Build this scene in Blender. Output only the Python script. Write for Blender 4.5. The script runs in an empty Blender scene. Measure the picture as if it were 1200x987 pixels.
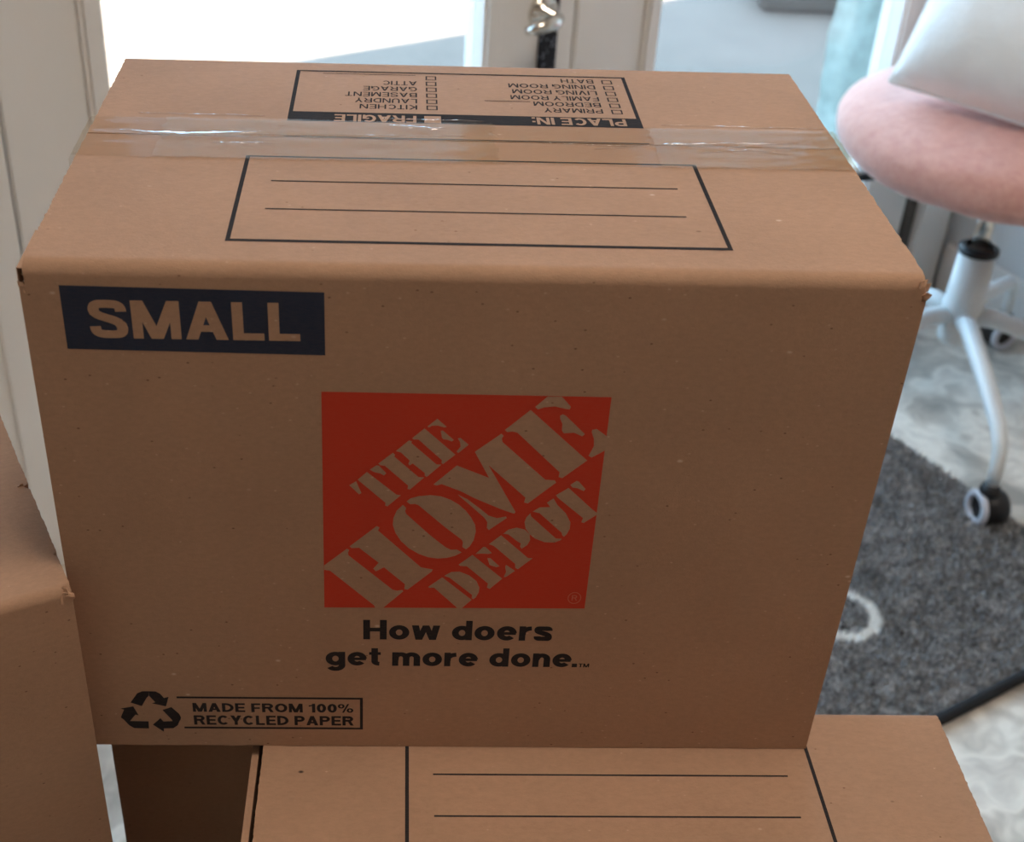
import bpy, bmesh, math, random
from mathutils import Vector, Matrix, noise
from mathutils.geometry import tessellate_polygon

R = math.radians
scene = bpy.context.scene
COL = scene.collection
random.seed(7)

# ------------------------------------------------------------------ camera
cam_data = bpy.data.cameras.new('camera')
cam = bpy.data.objects.new('camera', cam_data)
COL.objects.link(cam)
cam.location = (0.1773136, -0.5563719, 0.6194621)
cam.rotation_mode = 'XYZ'
cam.rotation_euler = (0.9728547, -0.0316067, -0.0206915)
cam_data.sensor_fit = 'HORIZONTAL'
cam_data.sensor_width = 36.0
cam_data.lens = 1562.081 * 36.0 / 1200.0
cam_data.shift_x = (600.0 - 516.802) / 1200.0
cam_data.shift_y = -(493.5 - 491.278) / 1200.0
cam_data.clip_start = 0.02
cam_data.dof.use_dof = True
cam_data.dof.focus_distance = 0.76
cam_data.dof.aperture_fstop = 11.0
scene.camera = cam

# ------------------------------------------------------------------ frames of reference (metres)
FZ = -0.735                                   # floor height; z = 0 is the top of the lower carton
TH = R(29.5)                                  # the room is turned against the stacked cartons
U = Vector((math.cos(TH), math.sin(TH), 0))   # along the door wall
N = Vector((math.sin(TH), -math.cos(TH), 0))  # from the door wall into the room
P0 = Vector((-0.3376, 1.0297, FZ))            # foot of the door wall, s = 0
def RM(s, d, z):                              # door-wall coordinates -> world
    return P0 + U * s + N * d + Vector((0, 0, z))
CEIL = 3.10
SUN_EL = math.atan2(CEIL + 0.17, 1.52)      # eave shadow falls 2 m out on the patio

# ------------------------------------------------------------------ world, sun, exposure
world = bpy.data.worlds.new('world'); scene.world = world; world.use_nodes = True
bg = world.node_tree.nodes['Background']
bg.inputs['Color'].default_value = (0.46, 0.71, 1.0, 1)
bg.inputs['Strength'].default_value = 6.0
sun_d = bpy.data.lights.new('sun', 'SUN'); sun_d.energy = 40.0; sun_d.angle = R(0.6); sun_d.color = (1.0, 0.95, 0.88)
sun = bpy.data.objects.new('sun', sun_d); COL.objects.link(sun)
to_sun = (N * math.cos(SUN_EL) + Vector((0, 0, math.sin(SUN_EL)))).normalized()
sun.rotation_euler = to_sun.to_track_quat('Z', 'Y').to_euler()
sun.location = (0, 0, 6)
vs = scene.view_settings
vs.view_transform = 'Standard'; vs.look = 'None'; vs.gamma = 1.0; vs.use_curve_mapping = False
vs.exposure = 0.16
LAMP_STRENGTH = 11.8
scene.cycles.max_bounces = 10
scene.cycles.diffuse_bounces = 5
scene.cycles.transparent_max_bounces = 16
scene.cycles.sample_clamp_indirect = 6.0

# ------------------------------------------------------------------ material helpers
def new_mat(name):
    m = bpy.data.materials.new(name); m.use_nodes = True
    nt = m.node_tree
    return m, nt, nt.nodes['Principled BSDF']
def nd(nt, typ, **kw):
    n = nt.nodes.new(typ)
    for k, v in kw.items():
        if k in n.inputs: n.inputs[k].default_value = v
        else: setattr(n, k, v)
    return n
def ramp(nt, fac, stops, interp='LINEAR'):
    r = nt.nodes.new('ShaderNodeValToRGB'); r.color_ramp.interpolation = interp
    els = r.color_ramp.elements
    while len(els) < len(stops): els.new(0.5)
    for e, (p, c) in zip(els, stops): e.position = p; e.color = (*c, 1) if len(c) == 3 else c
    nt.links.new(fac, r.inputs[0]); return r.outputs[0]
def mixc(nt, fac, a, b):
    m = nt.nodes.new('ShaderNodeMix'); m.data_type = 'RGBA'
    for sock, v in ((m.inputs[0], fac), (m.inputs[6], a), (m.inputs[7], b)):
        if hasattr(v, 'links') or hasattr(v, 'is_output'): nt.links.new(v, sock)
        else: sock.default_value = v if not isinstance(v, tuple) else (*v, 1)
    return m.outputs[2]
def coords(nt, scale=(1, 1, 1), shift=(0, 0, 0)):
    tc = nt.nodes.new('ShaderNodeTexCoord'); mp = nt.nodes.new('ShaderNodeMapping')
    mp.inputs['Scale'].default_value = scale; mp.inputs['Location'].default_value = shift
    nt.links.new(tc.outputs['Object'], mp.inputs[0]); return mp.outputs[0]
def tex_noise(nt, vec, scale, detail=3, rough=0.5):
    n = nd(nt, 'ShaderNodeTexNoise', Scale=scale, Detail=detail, Roughness=rough)
    nt.links.new(vec, n.inputs['Vector']); return n.outputs[0]
def bump(nt, p, height, strength, dist):
    b = nd(nt, 'ShaderNodeBump', Strength=strength, Distance=dist)
    nt.links.new(height, b.inputs['Height']); nt.links.new(b.outputs[0], p.inputs['Normal'])

def kraft(name, shift=(0, 0, 0), base=(0.44, 0.262, 0.168)):
    m, nt, p = new_mat(name)
    v = coords(nt, (1, 1, 1), shift); vs_ = coords(nt, (1, 2.0, 2.0), shift)
    fib = tex_noise(nt, vs_, 210, 5, 0.7)
    blot = tex_noise(nt, v, 9, 3, 0.5)
    b = base
    c1 = ramp(nt, fib, [(0.25, tuple(x * 0.90 for x in b)), (0.75, tuple(x * 1.09 for x in b))])
    c2 = ramp(nt, blot, [(0.3, (0.93, 0.93, 0.93)), (0.7, (1.05, 1.05, 1.05))])
    mul = nt.nodes.new('ShaderNodeMix'); mul.data_type = 'RGBA'; mul.blend_type = 'MULTIPLY'; mul.inputs[0].default_value = 1
    nt.links.new(c1, mul.inputs[6]); nt.links.new(c2, mul.inputs[7])
    col = mul.outputs[2]
    # recycled-fibre flecks, pale and dark
    for sc, thr, fc, seed in ((55, 0.055, (0.62, 0.45, 0.34), 0.0), (48, 0.050, (0.055, 0.032, 0.022), 3.3), (160, 0.08, (0.56, 0.37, 0.26), 5.0), (140, 0.07, (0.20, 0.105, 0.062), 8.0)):
        mp = nd(nt, 'ShaderNodeMapping'); mp.inputs['Location'].default_value = (seed, seed * 1.7, seed * 0.6); mp.inputs['Scale'].default_value = (0.75, 1.2, 1.2)
        nt.links.new(v, mp.inputs[0])
        vo = nd(nt, 'ShaderNodeTexVoronoi', Scale=sc, Randomness=1.0); nt.links.new(mp.outputs[0], vo.inputs['Vector'])
        f = ramp(nt, vo.outputs['Distance'], [(thr * 0.6, (1, 1, 1)), (thr * 1.5, (0, 0, 0))])
        # keep only some cells
        k = ramp(nt, vo.outputs['Color'], [(0.74, (0, 0, 0)), (0.80, (1, 1, 1))])
        mm = nd(nt, 'ShaderNodeMath', operation='MULTIPLY'); nt.links.new(f, mm.inputs[0]); nt.links.new(k, mm.inputs[1])
        col = mixc(nt, mm.outputs[0], col, fc)
    nt.links.new(col, p.inputs['Base Color'])
    p.inputs['Roughness'].default_value = 0.78
    p.inputs['Specular IOR Level'].default_value = 0.25
    fine = tex_noise(nt, coords(nt, (1, 1.5, 1.5)), 520, 3, 0.7)
    bump(nt, p, fine, 0.35, 0.0006)
    return m
def ink(name, c, show=0.10, rough=0.85):
    m, nt, p = new_mat(name)
    v = coords(nt, (1, 4, 4))
    n = tex_noise(nt, v, 260, 4, 0.7)
    worn = tuple(a * (1 - show) + b * show for a, b in zip(c, (0.44, 0.245, 0.15)))
    col = ramp(nt, n, [(0.35, c), (0.78, worn)])
    nt.links.new(col, p.inputs['Base Color']); p.inputs['Roughness'].default_value = rough
    p.inputs['Specular IOR Level'].default_value = 0.06
    return m
def plain(name, c, rough=0.5, metal=0.0, nscale=0, namt=0.06, bscale=0, bstr=0.2, bdist=0.001, spec=0.5):
    m, nt, p = new_mat(name)
    if nscale:
        n = tex_noise(nt, coords(nt), nscale, 4, 0.55)
        col = ramp(nt, n, [(0.3, tuple(x * (1 - namt) for x in c)), (0.7, tuple(min(1, x * (1 + namt)) for x in c))])
        nt.links.new(col, p.inputs['Base Color'])
    else:
        p.inputs['Base Color'].default_value = (*c, 1)
    p.inputs['Roughness'].default_value = rough; p.inputs['Metallic'].default_value = metal
    p.inputs['Specular IOR Level'].default_value = spec
    if bscale: bump(nt, p, tex_noise(nt, coords(nt), bscale, 3, 0.6), bstr, bdist)
    return m

M = {}
M['kraft'] = kraft('kraft_board')
for i_, sh_ in enumerate(((1.3, 0.7, 2.1), (3.9, 1.1, 0.4), (5.2, 2.6, 1.7), (7.7, 3.3, 2.9))): M['kraft%d' % (i_ + 1)] = kraft('kraft_board_%d' % (i_ + 1), sh_)
M['torn'] = plain('torn_board_fibre', (0.50, 0.30, 0.19), 0.9, nscale=300, namt=0.25)
M['navy'] = ink('navy_ink', (0.030, 0.040, 0.068), 0.06)
M['black'] = ink('charcoal_ink', (0.026, 0.025, 0.028), 0.06)
M['orange'] = ink('orange_ink', (0.58, 0.055, 0.028), 0.07)
M['door'] = plain('white_door_paint', (0.86, 0.82, 0.78), 0.42, nscale=6, namt=0.02)
M['wall'] = plain('white_wall_paint', (0.76, 0.75, 0.74), 0.75, nscale=5, namt=0.02, bscale=220, bstr=0.15)
M['greige'] = plain('greige_wall_paint', (0.40, 0.37, 0.34), 0.8, nscale=5, namt=0.03)
M['ceiling'] = plain('ceiling_paint', (0.80, 0.79, 0.77), 0.9, nscale=5, namt=0.02)
M['gap'] = plain('dark_door_gasket', (0.11, 0.10, 0.09), 0.7, nscale=40, namt=0.2)
M['sill'] = plain('grey_metal_threshold', (0.30, 0.29, 0.28), 0.45, 0.6, nscale=30, namt=0.1)
M['chrome'] = plain('polished_nickel', (0.78, 0.74, 0.68), 0.12, 1.0, nscale=20, namt=0.03)
M['white_metal'] = plain('white_powder_coat', (0.80, 0.82, 0.82), 0.35, nscale=30, namt=0.02)
M['black_plastic'] = plain('black_plastic', (0.012, 0.012, 0.014), 0.45, nscale=60, namt=0.15)
M['wheel_grey'] = plain('pale_grey_wheel_rim', (0.62, 0.62, 0.68), 0.4, nscale=30, namt=0.03)
M['concrete'] = plain('pale_patio_concrete', (0.190, 0.137, 0.107), 0.85, nscale=3, namt=0.10)
M['step'] = plain('grey_concrete_step', (0.12, 0.090, 0.072), 0.85, nscale=6, namt=0.12)
M['sage'] = plain('sage_green_refraction', (0.17, 0.20, 0.15), 0.6, nscale=12, namt=0.1)
M['teal'] = plain('pale_teal_refraction', (0.30, 0.36, 0.33), 0.35, nscale=25, namt=0.22)  # sage and teal imitate refracted colour along the glass edge
M['lamp_frame'] = plain('white_lamp_rim', (0.8, 0.8, 0.78), 0.4, nscale=20, namt=0.02)
M['strap'] = None
m, nt, p = new_mat('black_speckled_webbing')
vo = nd(nt, 'ShaderNodeTexVoronoi', Scale=130.0); nt.links.new(coords(nt), vo.inputs['Vector'])
nt.links.new(ramp(nt, vo.outputs['Distance'], [(0.16, (0.34, 0.35, 0.42)), (0.30, (0.006, 0.007, 0.012))]), p.inputs['Base Color'])
p.inputs['Roughness'].default_value = 0.7; M['strap'] = m
# marble floor
m, nt, p = new_mat('pale_marble_tile')
v = coords(nt); w = tex_noise(nt, v, 2.2, 4, 0.6)
ad = nd(nt, 'ShaderNodeVectorMath', operation='MULTIPLY_ADD'); nt.links.new(w, ad.inputs[0]); ad.inputs[1].default_value = (0.9, 0.9, 0.9); nt.links.new(v, ad.inputs[2])
vein = tex_noise(nt, ad.outputs[0], 5.0, 6, 0.55)
col = ramp(nt, vein, [(0.34, (0.38, 0.35, 0.31)), (0.47, (0.66, 0.61, 0.54)), (0.53, (0.88, 0.83, 0.75)), (0.64, (0.62, 0.57, 0.51))])
nt.links.new(col, p.inputs['Base Color']); p.inputs['Roughness'].default_value = 0.33; p.inputs['Specular IOR Level'].default_value = 0.3; M['marble'] = m
# rug pile: heathered grey with a pale ring motif, in rug space
m, nt, p = new_mat('heathered_grey_pile')
v = coords(nt)
h1 = tex_noise(nt, v, 190, 3, 0.75); h2 = tex_noise(nt, v, 45, 3, 0.6)
hm = nd(nt, 'ShaderNodeMath', operation='MULTIPLY_ADD'); nt.links.new(h2, hm.inputs[0]); hm.inputs[1].default_value = 0.45; nt.links.new(h1, hm.inputs[2])
heather = ramp(nt, hm.outputs[0], [(0.52, (0.06, 0.06, 0.064)), (0.70, (0.25, 0.248, 0.252)), (0.92, (0.70, 0.69, 0.69))])
sx = nd(nt, 'ShaderNodeSeparateXYZ'); nt.links.new(v, sx.inputs[0])
wob = tex_noise(nt, v, 40, 2, 0.5)
RING = (0.850, 0.915)
def msub(a, val):
    n = nd(nt, 'ShaderNodeMath', operation='SUBTRACT'); nt.links.new(a, n.inputs[0]); n.inputs[1].default_value = val; return n.outputs[0]
cx = nd(nt, 'ShaderNodeCombineXYZ'); nt.links.new(msub(sx.outputs[0], RING[0]), cx.inputs[0]); nt.links.new(msub(sx.outputs[1], RING[1]), cx.inputs[1])
ln = nd(nt, 'ShaderNodeVectorMath', operation='LENGTH'); nt.links.new(cx.outputs[0], ln.inputs[0])
wr = nd(nt, 'ShaderNodeMath', operation='MULTIPLY_ADD'); nt.links.new(wob, wr.inputs[0]); wr.inputs[1].default_value = 0.016; nt.links.new(ln.outputs['Value'], wr.inputs[2])
ringf = ramp(nt, wr.outputs[0], [(0.0475, (0, 0, 0)), (0.0500, (1, 1, 1)), (0.0650, (1, 1, 1)), (0.0680, (0, 0, 0))])
nt.links.new(mixc(nt, ringf, heather, (0.97, 0.95, 0.92)), p.inputs['Base Color'])
p.inputs['Roughness'].default_value = 0.95; p.inputs['Specular IOR Level'].default_value = 0.1
p.inputs['Sheen Weight'].default_value = 0.25; M['pile'] = m
M['binding'] = plain('black_rug_binding', (0.010, 0.010, 0.012), 0.85, nscale=90, namt=0.2)
# pink boucle and pillow cloth
m, nt, p = new_mat('pink_fleece')
n1 = tex_noise(nt, coords(nt), 60, 4, 0.65)
nt.links.new(ramp(nt, n1, [(0.3, (0.68, 0.34, 0.29)), (0.7, (0.78, 0.44, 0.37))]), p.inputs['Base Color'])
p.inputs['Roughness'].default_value = 0.95; p.inputs['Sheen Weight'].default_value = 0.6; p.inputs['Sheen Roughness'].default_value = 0.4
p.inputs['Specular IOR Level'].default_value = 0.1
bump(nt, p, n1, 0.6, 0.004); M['pink'] = m
m, nt, p = new_mat('white_cotton')
n1 = tex_noise(nt, coords(nt), 14, 4, 0.6)
nt.links.new(ramp(nt, n1, [(0.3, (0.86, 0.84, 0.81)), (0.7, (0.92, 0.91, 0.89))]), p.inputs['Base Color'])
p.inputs['Roughness'].default_value = 0.9; p.inputs['Sheen Weight'].default_value = 0.3; p.inputs['Specular IOR Level'].default_value = 0.15
bump(nt, p, tex_noise(nt, coords(nt, (1, 1, 1)), 22, 3, 0.5), 0.35, 0.01); M['cotton'] = m
# clear glass for the door lights: thin sheet, mostly see-through with a Fresnel reflection
def clear(name, tint, rough, milk=0.0, milk_scale=40, refl=1.0):
    m = bpy.data.materials.new(name); m.use_nodes = True; nt = m.node_tree; nt.nodes.clear()
    out = nt.nodes.new('ShaderNodeOutputMaterial')
    tr = nd(nt, 'ShaderNodeBsdfTransparent'); tr.inputs[0].default_value = (*tint, 1)
    gl = nd(nt, 'ShaderNodeBsdfGlossy'); gl.inputs['Roughness'].default_value = rough
    lw = nd(nt, 'ShaderNodeLayerWeight'); lw.inputs[0].default_value = 0.5
    pw = nd(nt, 'ShaderNodeMath', operation='POWER'); nt.links.new(lw.outputs['Facing'], pw.inputs[0]); pw.inputs[1].default_value = 5.0
    mx = nd(nt, 'ShaderNodeMath', operation='MULTIPLY_ADD'); nt.links.new(pw.outputs[0], mx.inputs[0]); mx.inputs[1].default_value = 0.92 * refl; mx.inputs[2].default_value = 0.035 * refl
    fac = mx.outputs[0]
    base = tr.outputs[0]
    if milk:
        df = nd(nt, 'ShaderNodeBsdfDiffuse'); df.inputs[0].default_value = (0.72, 0.58, 0.44, 1)
        f = ramp(nt, tex_noise(nt, coords(nt, (1, 2, 2)), milk_scale, 4, 0.65), [(0.42, (0.06, 0.06, 0.06)), (0.75, (milk, milk, milk))])
        ms = nt.nodes.new('ShaderNodeMixShader'); nt.links.new(f, ms.inputs[0]); nt.links.new(base, ms.inputs[1]); nt.links.new(df.outputs[0], ms.inputs[2]); base = ms.outputs[0]
    ms = nt.nodes.new('ShaderNodeMixShader'); nt.links.new(fac, ms.inputs[0]); nt.links.new(base, ms.inputs[1]); nt.links.new(gl.outputs[0], ms.inputs[2])
    nt.links.new(ms.outputs[0], out.inputs[0]); return m
M['glass'] = clear('clear_door_glass', (0.93, 0.97, 0.96), 0.0)
M['tape'] = clear('clear_packing_tape', (0.93, 0.90, 0.86), 0.05, milk=0.12, milk_scale=60, refl=0.13)
M['glint_crease'] = clear('boosted_glint_crease', (0.97, 0.96, 0.95), 0.06, refl=2.6)  # reflection boosted well past the tape's own, for glints
M['tape2'] = clear('wrinkled_clear_tape_layer', (0.95, 0.91, 0.84), 0.05, milk=0.26, milk_scale=70, refl=0.13)
m = bpy.data.materials.new('warm_lamp_diffuser'); m.use_nodes = True; nt = m.node_tree
p = nt.nodes['Principled BSDF']; p.inputs['Base Color'].default_value = (0.9, 0.88, 0.84, 1)
p.inputs['Emission Color'].default_value = (1.0, 0.87, 0.74, 1); p.inputs['Emission Strength'].default_value = LAMP_STRENGTH
M['lamp'] = m
m = m.copy(); m.name = 'fill_lamp_diffuser'; m.node_tree.nodes['Principled BSDF'].inputs['Emission Strength'].default_value = 0.9; M['lamp_fill'] = m  # weak emission for the added rear fill lamp

# ------------------------------------------------------------------ object helpers
def link_mesh(name, me, mat, parent=None):
    o = bpy.data.objects.new(name, me); COL.objects.link(o)
    if mat is not None: me.materials.append(mat)
    if parent is not None: o.parent = parent
    return o
def obj(name, bm, mat, parent=None, smooth=False):
    bmesh.ops.recalc_face_normals(bm, faces=bm.faces)
    me = bpy.data.meshes.new(name); bm.to_mesh(me); bm.free()
    if smooth: me.polygons.foreach_set('use_smooth', [True] * len(me.polygons))
    return link_mesh(name, me, mat, parent)
def empty(name, loc=(0, 0, 0), rz=0.0):
    o = bpy.data.objects.new(name, None); COL.objects.link(o); o.empty_display_size = 0.05
    o.location = loc; o.rotation_euler = (0, 0, rz); return o
def tag(o, label=None, cat=None, group=None, kind=None):
    if label: o['label'] = label
    if cat: o['category'] = cat
    if group: o['group'] = group
    if kind: o['kind'] = kind
    return o
def add_hexa(bm, c):      # eight corners: bottom ring then top ring
    v = [bm.verts.new(q) for q in c]
    for f in ((3, 2, 1, 0), (4, 5, 6, 7), (0, 1, 5, 4), (1, 2, 6, 5), (2, 3, 7, 6), (3, 0, 4, 7)):
        bm.faces.new([v[i] for i in f])
def add_box(bm, x0, x1, y0, y1, z0, z1):
    add_hexa(bm, [(x0, y0, z0), (x1, y0, z0), (x1, y1, z0), (x0, y1, z0), (x0, y0, z1), (x1, y0, z1), (x1, y1, z1), (x0, y1, z1)])
def rbox(bm, s0, s1, d0, d1, z0, z1):   # a box in door-wall coordinates
    add_hexa(bm, [RM(s0, d0, z0), RM(s1, d0, z0), RM(s1, d1, z0), RM(s0, d1, z0), RM(s0, d0, z1), RM(s1, d0, z1), RM(s1, d1, z1), RM(s0, d1, z1)])
def rpiece(name, a, mat, parent=None, bev=0.0):
    bm = bmesh.new(); rbox(bm, *a)
    if bev: bmesh.ops.bevel(bm, geom=bm.edges[:], offset=bev, segments=2, affect='EDGES')
    return obj(name, bm, mat, parent)
def add_tube(bm, pts, rad, seg=12, cap=True):
    pts = [Vector(q) for q in pts]; rads = rad if isinstance(rad, (list, tuple)) else [rad] * len(pts)
    rings = []; up = Vector((0, 0, 1))
    prev = None
    for i, q in enumerate(pts):
        t = (pts[min(i + 1, len(pts) - 1)] - pts[max(i - 1, 0)]).normalized()
        if prev is None:
            a = t.cross(up) if abs(t.z) < 0.9 else t.cross(Vector((1, 0, 0)))
        else: a = prev - t * prev.dot(t)
        a.normalize(); b = t.cross(a); prev = a
        rings.append([bm.verts.new(q + (a * math.cos(k * 2 * math.pi / seg) + b * math.sin(k * 2 * math.pi / seg)) * rads[i]) for k in range(seg)])
    for r0, r1 in zip(rings, rings[1:]):
        for k in range(seg): bm.faces.new((r0[k], r0[(k + 1) % seg], r1[(k + 1) % seg], r1[k]))
    if cap: bm.faces.new(rings[0][::-1]); bm.faces.new(rings[-1])
def add_lathe(bm, prof, axis_o, axis=Vector((0, 0, 1)), seg=28):   # prof: (radius, height)
    axis = Vector(axis).normalized(); a = axis.orthogonal().normalized(); b = axis.cross(a); o = Vector(axis_o)
    rings = []
    for r, h in prof:
        if r < 1e-6: rings.append([bm.verts.new(o + axis * h)])
        else: rings.append([bm.verts.new(o + axis * h + (a * math.cos(k * 2 * math.pi / seg) + b * math.sin(k * 2 * math.pi / seg)) * r) for k in range(seg)])
    for r0, r1 in zip(rings, rings[1:]):
        n = max(len(r0), len(r1))
        if len(r0) == 1 and len(r1) == 1: continue
        for k in range(n):
            k2 = (k + 1) % n
            if len(r0) == 1: bm.faces.new((r0[0], r1[k2], r1[k]))
            elif len(r1) == 1: bm.faces.new((r0[k], r0[k2], r1[0]))
            else: bm.faces.new((r0[k], r0[k2], r1[k2], r1[k]))

# ================================================================== THE SETTING
def struct(o, label=None): return tag(o, label, None, None, 'structure')
S0, S1 = -1.35, 1.925            # left room corner and right room corner along the door wall
BACK = 4.2                       # depth of the room
L0, L1, L2 = 0.023, 0.903, 0.907 # left leaf, meeting line, right leaf
LE = 1.785
DOORH = 2.05
bm = bmesh.new(); rbox(bm, S0 - 0.14, S1 + 0.14, -0.14, BACK + 0.14, -0.06, 0.0)
o = struct(obj('floor', bm, M['marble']), 'pale glossy marble floor of the room')
bm = bmesh.new(); rbox(bm, S0 - 0.14, S1 + 0.14, -0.14, BACK + 0.14, CEIL, CEIL + 0.10)
struct(obj('ceiling', bm, M['ceiling']), 'white ceiling over the room')
bm = bmesh.new(); rbox(bm, S0 - 5.0, S1 + 7.0, -0.50, BACK + 0.6, CEIL + 0.105, CEIL + 0.165)
struct(obj('roof', bm, M['step']), 'house roof slab with an overhang above the doors')
bm = bmesh.new()
rbox(bm, S0 - 0.14, -0.02, -0.14, 0.0, 0.0, CEIL)
struct(obj('wall_left_of_doors', bm, M['wall']), 'white wall beside the glazed doors, left')
bm = bmesh.new(); rbox(bm, -0.02, LE + 0.04, -0.14, 0.0, DOORH + 0.05, CEIL)
struct(obj('wall_above_doors', bm, M['wall']), 'white wall above the glazed doors')
bm = bmesh.new(); rbox(bm, LE + 0.04, S1 + 0.14, -0.14, 0.0, 0.0, CEIL)
struct(obj('wall_right_of_doors', bm, M['wall']), 'narrow white wall between the doors and the corner')
bm = bmesh.new(); rbox(bm, S1, S1 + 0.14, 0.0, BACK, 0.0, CEIL)
struct(obj('wall_right', bm, M['wall']), 'white side wall behind the pink chair')
bm = bmesh.new(); rbox(bm, S0 - 0.14, S0, 0.0, BACK, 0.0, CEIL)
struct(obj('wall_left', bm, M['greige']), 'greige side wall, far left of the room')
bm = bmesh.new(); rbox(bm, S0 - 0.14, S1 + 0.14, BACK, BACK + 0.14, 0.0, CEIL)
struct(obj('wall_rear', bm, M['greige']), 'greige wall at the rear of the room')
def baseboard(name, a, label):
    bm = bmesh.new(); rbox(bm, *a); bmesh.ops.bevel(bm, geom=bm.edges[:], offset=0.004, segments=2, affect='EDGES')
    struct(obj(name, bm, M['door']), label)
baseboard('baseboard_right', (S1 - 0.016, S1, 0.02, BACK, 0.0, 0.115), 'white baseboard along the side wall')
baseboard('baseboard_left', (S0, -0.12, 0.0, 0.016, 0.0, 0.115), 'white baseboard on the wall left of doors')
# door casing and jambs
t = struct(rpiece('trim_1', (-0.105, 0.016, 0.0, 0.018, 0.0, DOORH + 0.05), M['door'], bev=0.004), 'white door casing on the hinge side of the left door')
rpiece('moulding_strip', (-0.030, -0.012, 0.018, 0.024, 0.0, DOORH), M['door'], t, 0.0025)
rpiece('moulding_strip', (-0.098, -0.080, 0.018, 0.026, 0.0, DOORH), M['door'], t, 0.0025)
t = struct(rpiece('trim_2', (LE + 0.024, S1 - 0.018, 0.0, 0.018, 0.0, DOORH + 0.05), M['door'], bev=0.004), 'white door casing beside the right door')
struct(rpiece('trim_3', (0.016, LE + 0.006, 0.0, 0.018, DOORH + 0.008, DOORH + 0.10), M['door'], bev=0.004), 'white head casing above the doors')
struct(rpiece('trim_4', (-0.02, LE + 0.04, -0.135, -0.055, 0.0, 0.012), M['sill']), 'grey metal threshold under the doors')
struct(rpiece('trim_5', (-0.02, L0 - 0.004, -0.11, 0.0, 0.0, DOORH + 0.05), M['gap']), 'dark gasket gap beside left door hinge stile')
struct(rpiece('trim_6', (LE + 0.003, LE + 0.04, -0.11, 0.0, 0.0, DOORH + 0.05), M['gap']), 'dark gasket gap beside right door hinge stile')

def door(name, s0, s1, g0, g1, label):
    """full-light glazed door leaf: glass between g0 and g1"""
    e = struct(empty(name, RM(s0, -0.03, 0.0)), label)
    inv = Matrix.Translation(-e.location)
    def piece(nm, a, mat, bev=0.003):
        o = rpiece(nm, a, mat, None, bev); o.data.transform(inv); o.parent = e; return o
    f, b = -0.006, -0.051
    zb, zt = 0.235, DOORH - 0.14
    piece('stile', (s0, g0 - 0.030, b, f, 0.014, DOORH), M['door'])
    piece('stile', (g1 + 0.030, s1, b, f, 0.014, DOORH), M['door'])
    piece('bottom_rail', (g0 - 0.030, g1 + 0.030, b, f, 0.014, zb - 0.03), M['door'])
    piece('top_rail', (g0 - 0.030, g1 + 0.030, b, f, zt + 0.03, DOORH), M['door'])
    for a in ((g0 - 0.030, g0, b - 0.006, f + 0.010, zb - 0.03, zt + 0.03), (g1, g1 + 0.030, b - 0.006, f + 0.010, zb - 0.03, zt + 0.03),
              (g0, g1, b - 0.006, f + 0.010, zb - 0.03, zb), (g0, g1, b - 0.006, f + 0.010, zt, zt + 0.03)):
        piece('glazing_bead', a, M['door'], 0.006)
    piece('glass_pane', (g0, g1, -0.031, -0.027, zb, zt), M['glass'], 0)
    return e, piece
d1, piece1 = door('door_1', L0, L1, 0.165, 0.734, 'white glazed door with a lever handle, left leaf')
d2, piece2 = door('door_2', L2, LE, 1.070, 1.640, 'white glazed door without a handle, right leaf')
piece2('astragal', (L1 - 0.004, L1 + 0.010, -0.075, -0.052, 0.014, DOORH), M['gap'], 0)
# lever handle on the left leaf
HS, HZ = 0.842, 0.735
def door_part(nm, bm, mat):
    o = obj(nm, bm, mat, None, True); o.data.transform(Matrix.Translation(-d1.location)); o.parent = d1; return o
bm = bmesh.new(); add_lathe(bm, [(0, 0), (0.026, 0), (0.026, 0.004), (0.022, 0.009), (0.012, 0.011), (0.010, 0.040), (0, 0.041)], RM(HS, -0.006, HZ), N)
hd = door_part('handle_rosette', bm, M['chrome'])
bm = bmesh.new(); add_tube(bm, [RM(HS, 0.034, HZ), RM(HS - 0.012, 0.044, HZ), RM(HS - 0.035, 0.046, HZ - 0.002), RM(HS - 0.048, 0.043, HZ - 0.006), RM(HS - 0.056, 0.034, HZ - 0.010)], [0.010, 0.0115, 0.0105, 0.009, 0.006], 14)
door_part('handle_lever', bm, M['chrome'])
bm = bmesh.new(); add_lathe(bm, [(0, 0), (0.017, 0), (0.017, 0.006), (0.011, 0.013), (0, 0.014)], RM(HS + 0.004, -0.006, HZ + 0.055), N)
door_part('lock_cylinder', bm, M['chrome'])
# patterned black strap looped behind the handle
bm = bmesh.new(); rbox(bm, HS - 0.006, HS + 0.028, -0.005, -0.001, 0.25, HZ + 0.22)
bmesh.ops.bevel(bm, geom=bm.edges[:], offset=0.0012, segments=1, affect='EDGES')
tag(obj('black_strap', bm, M['strap']), 'black speckled strap hanging down behind the door handle', 'strap')

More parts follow.
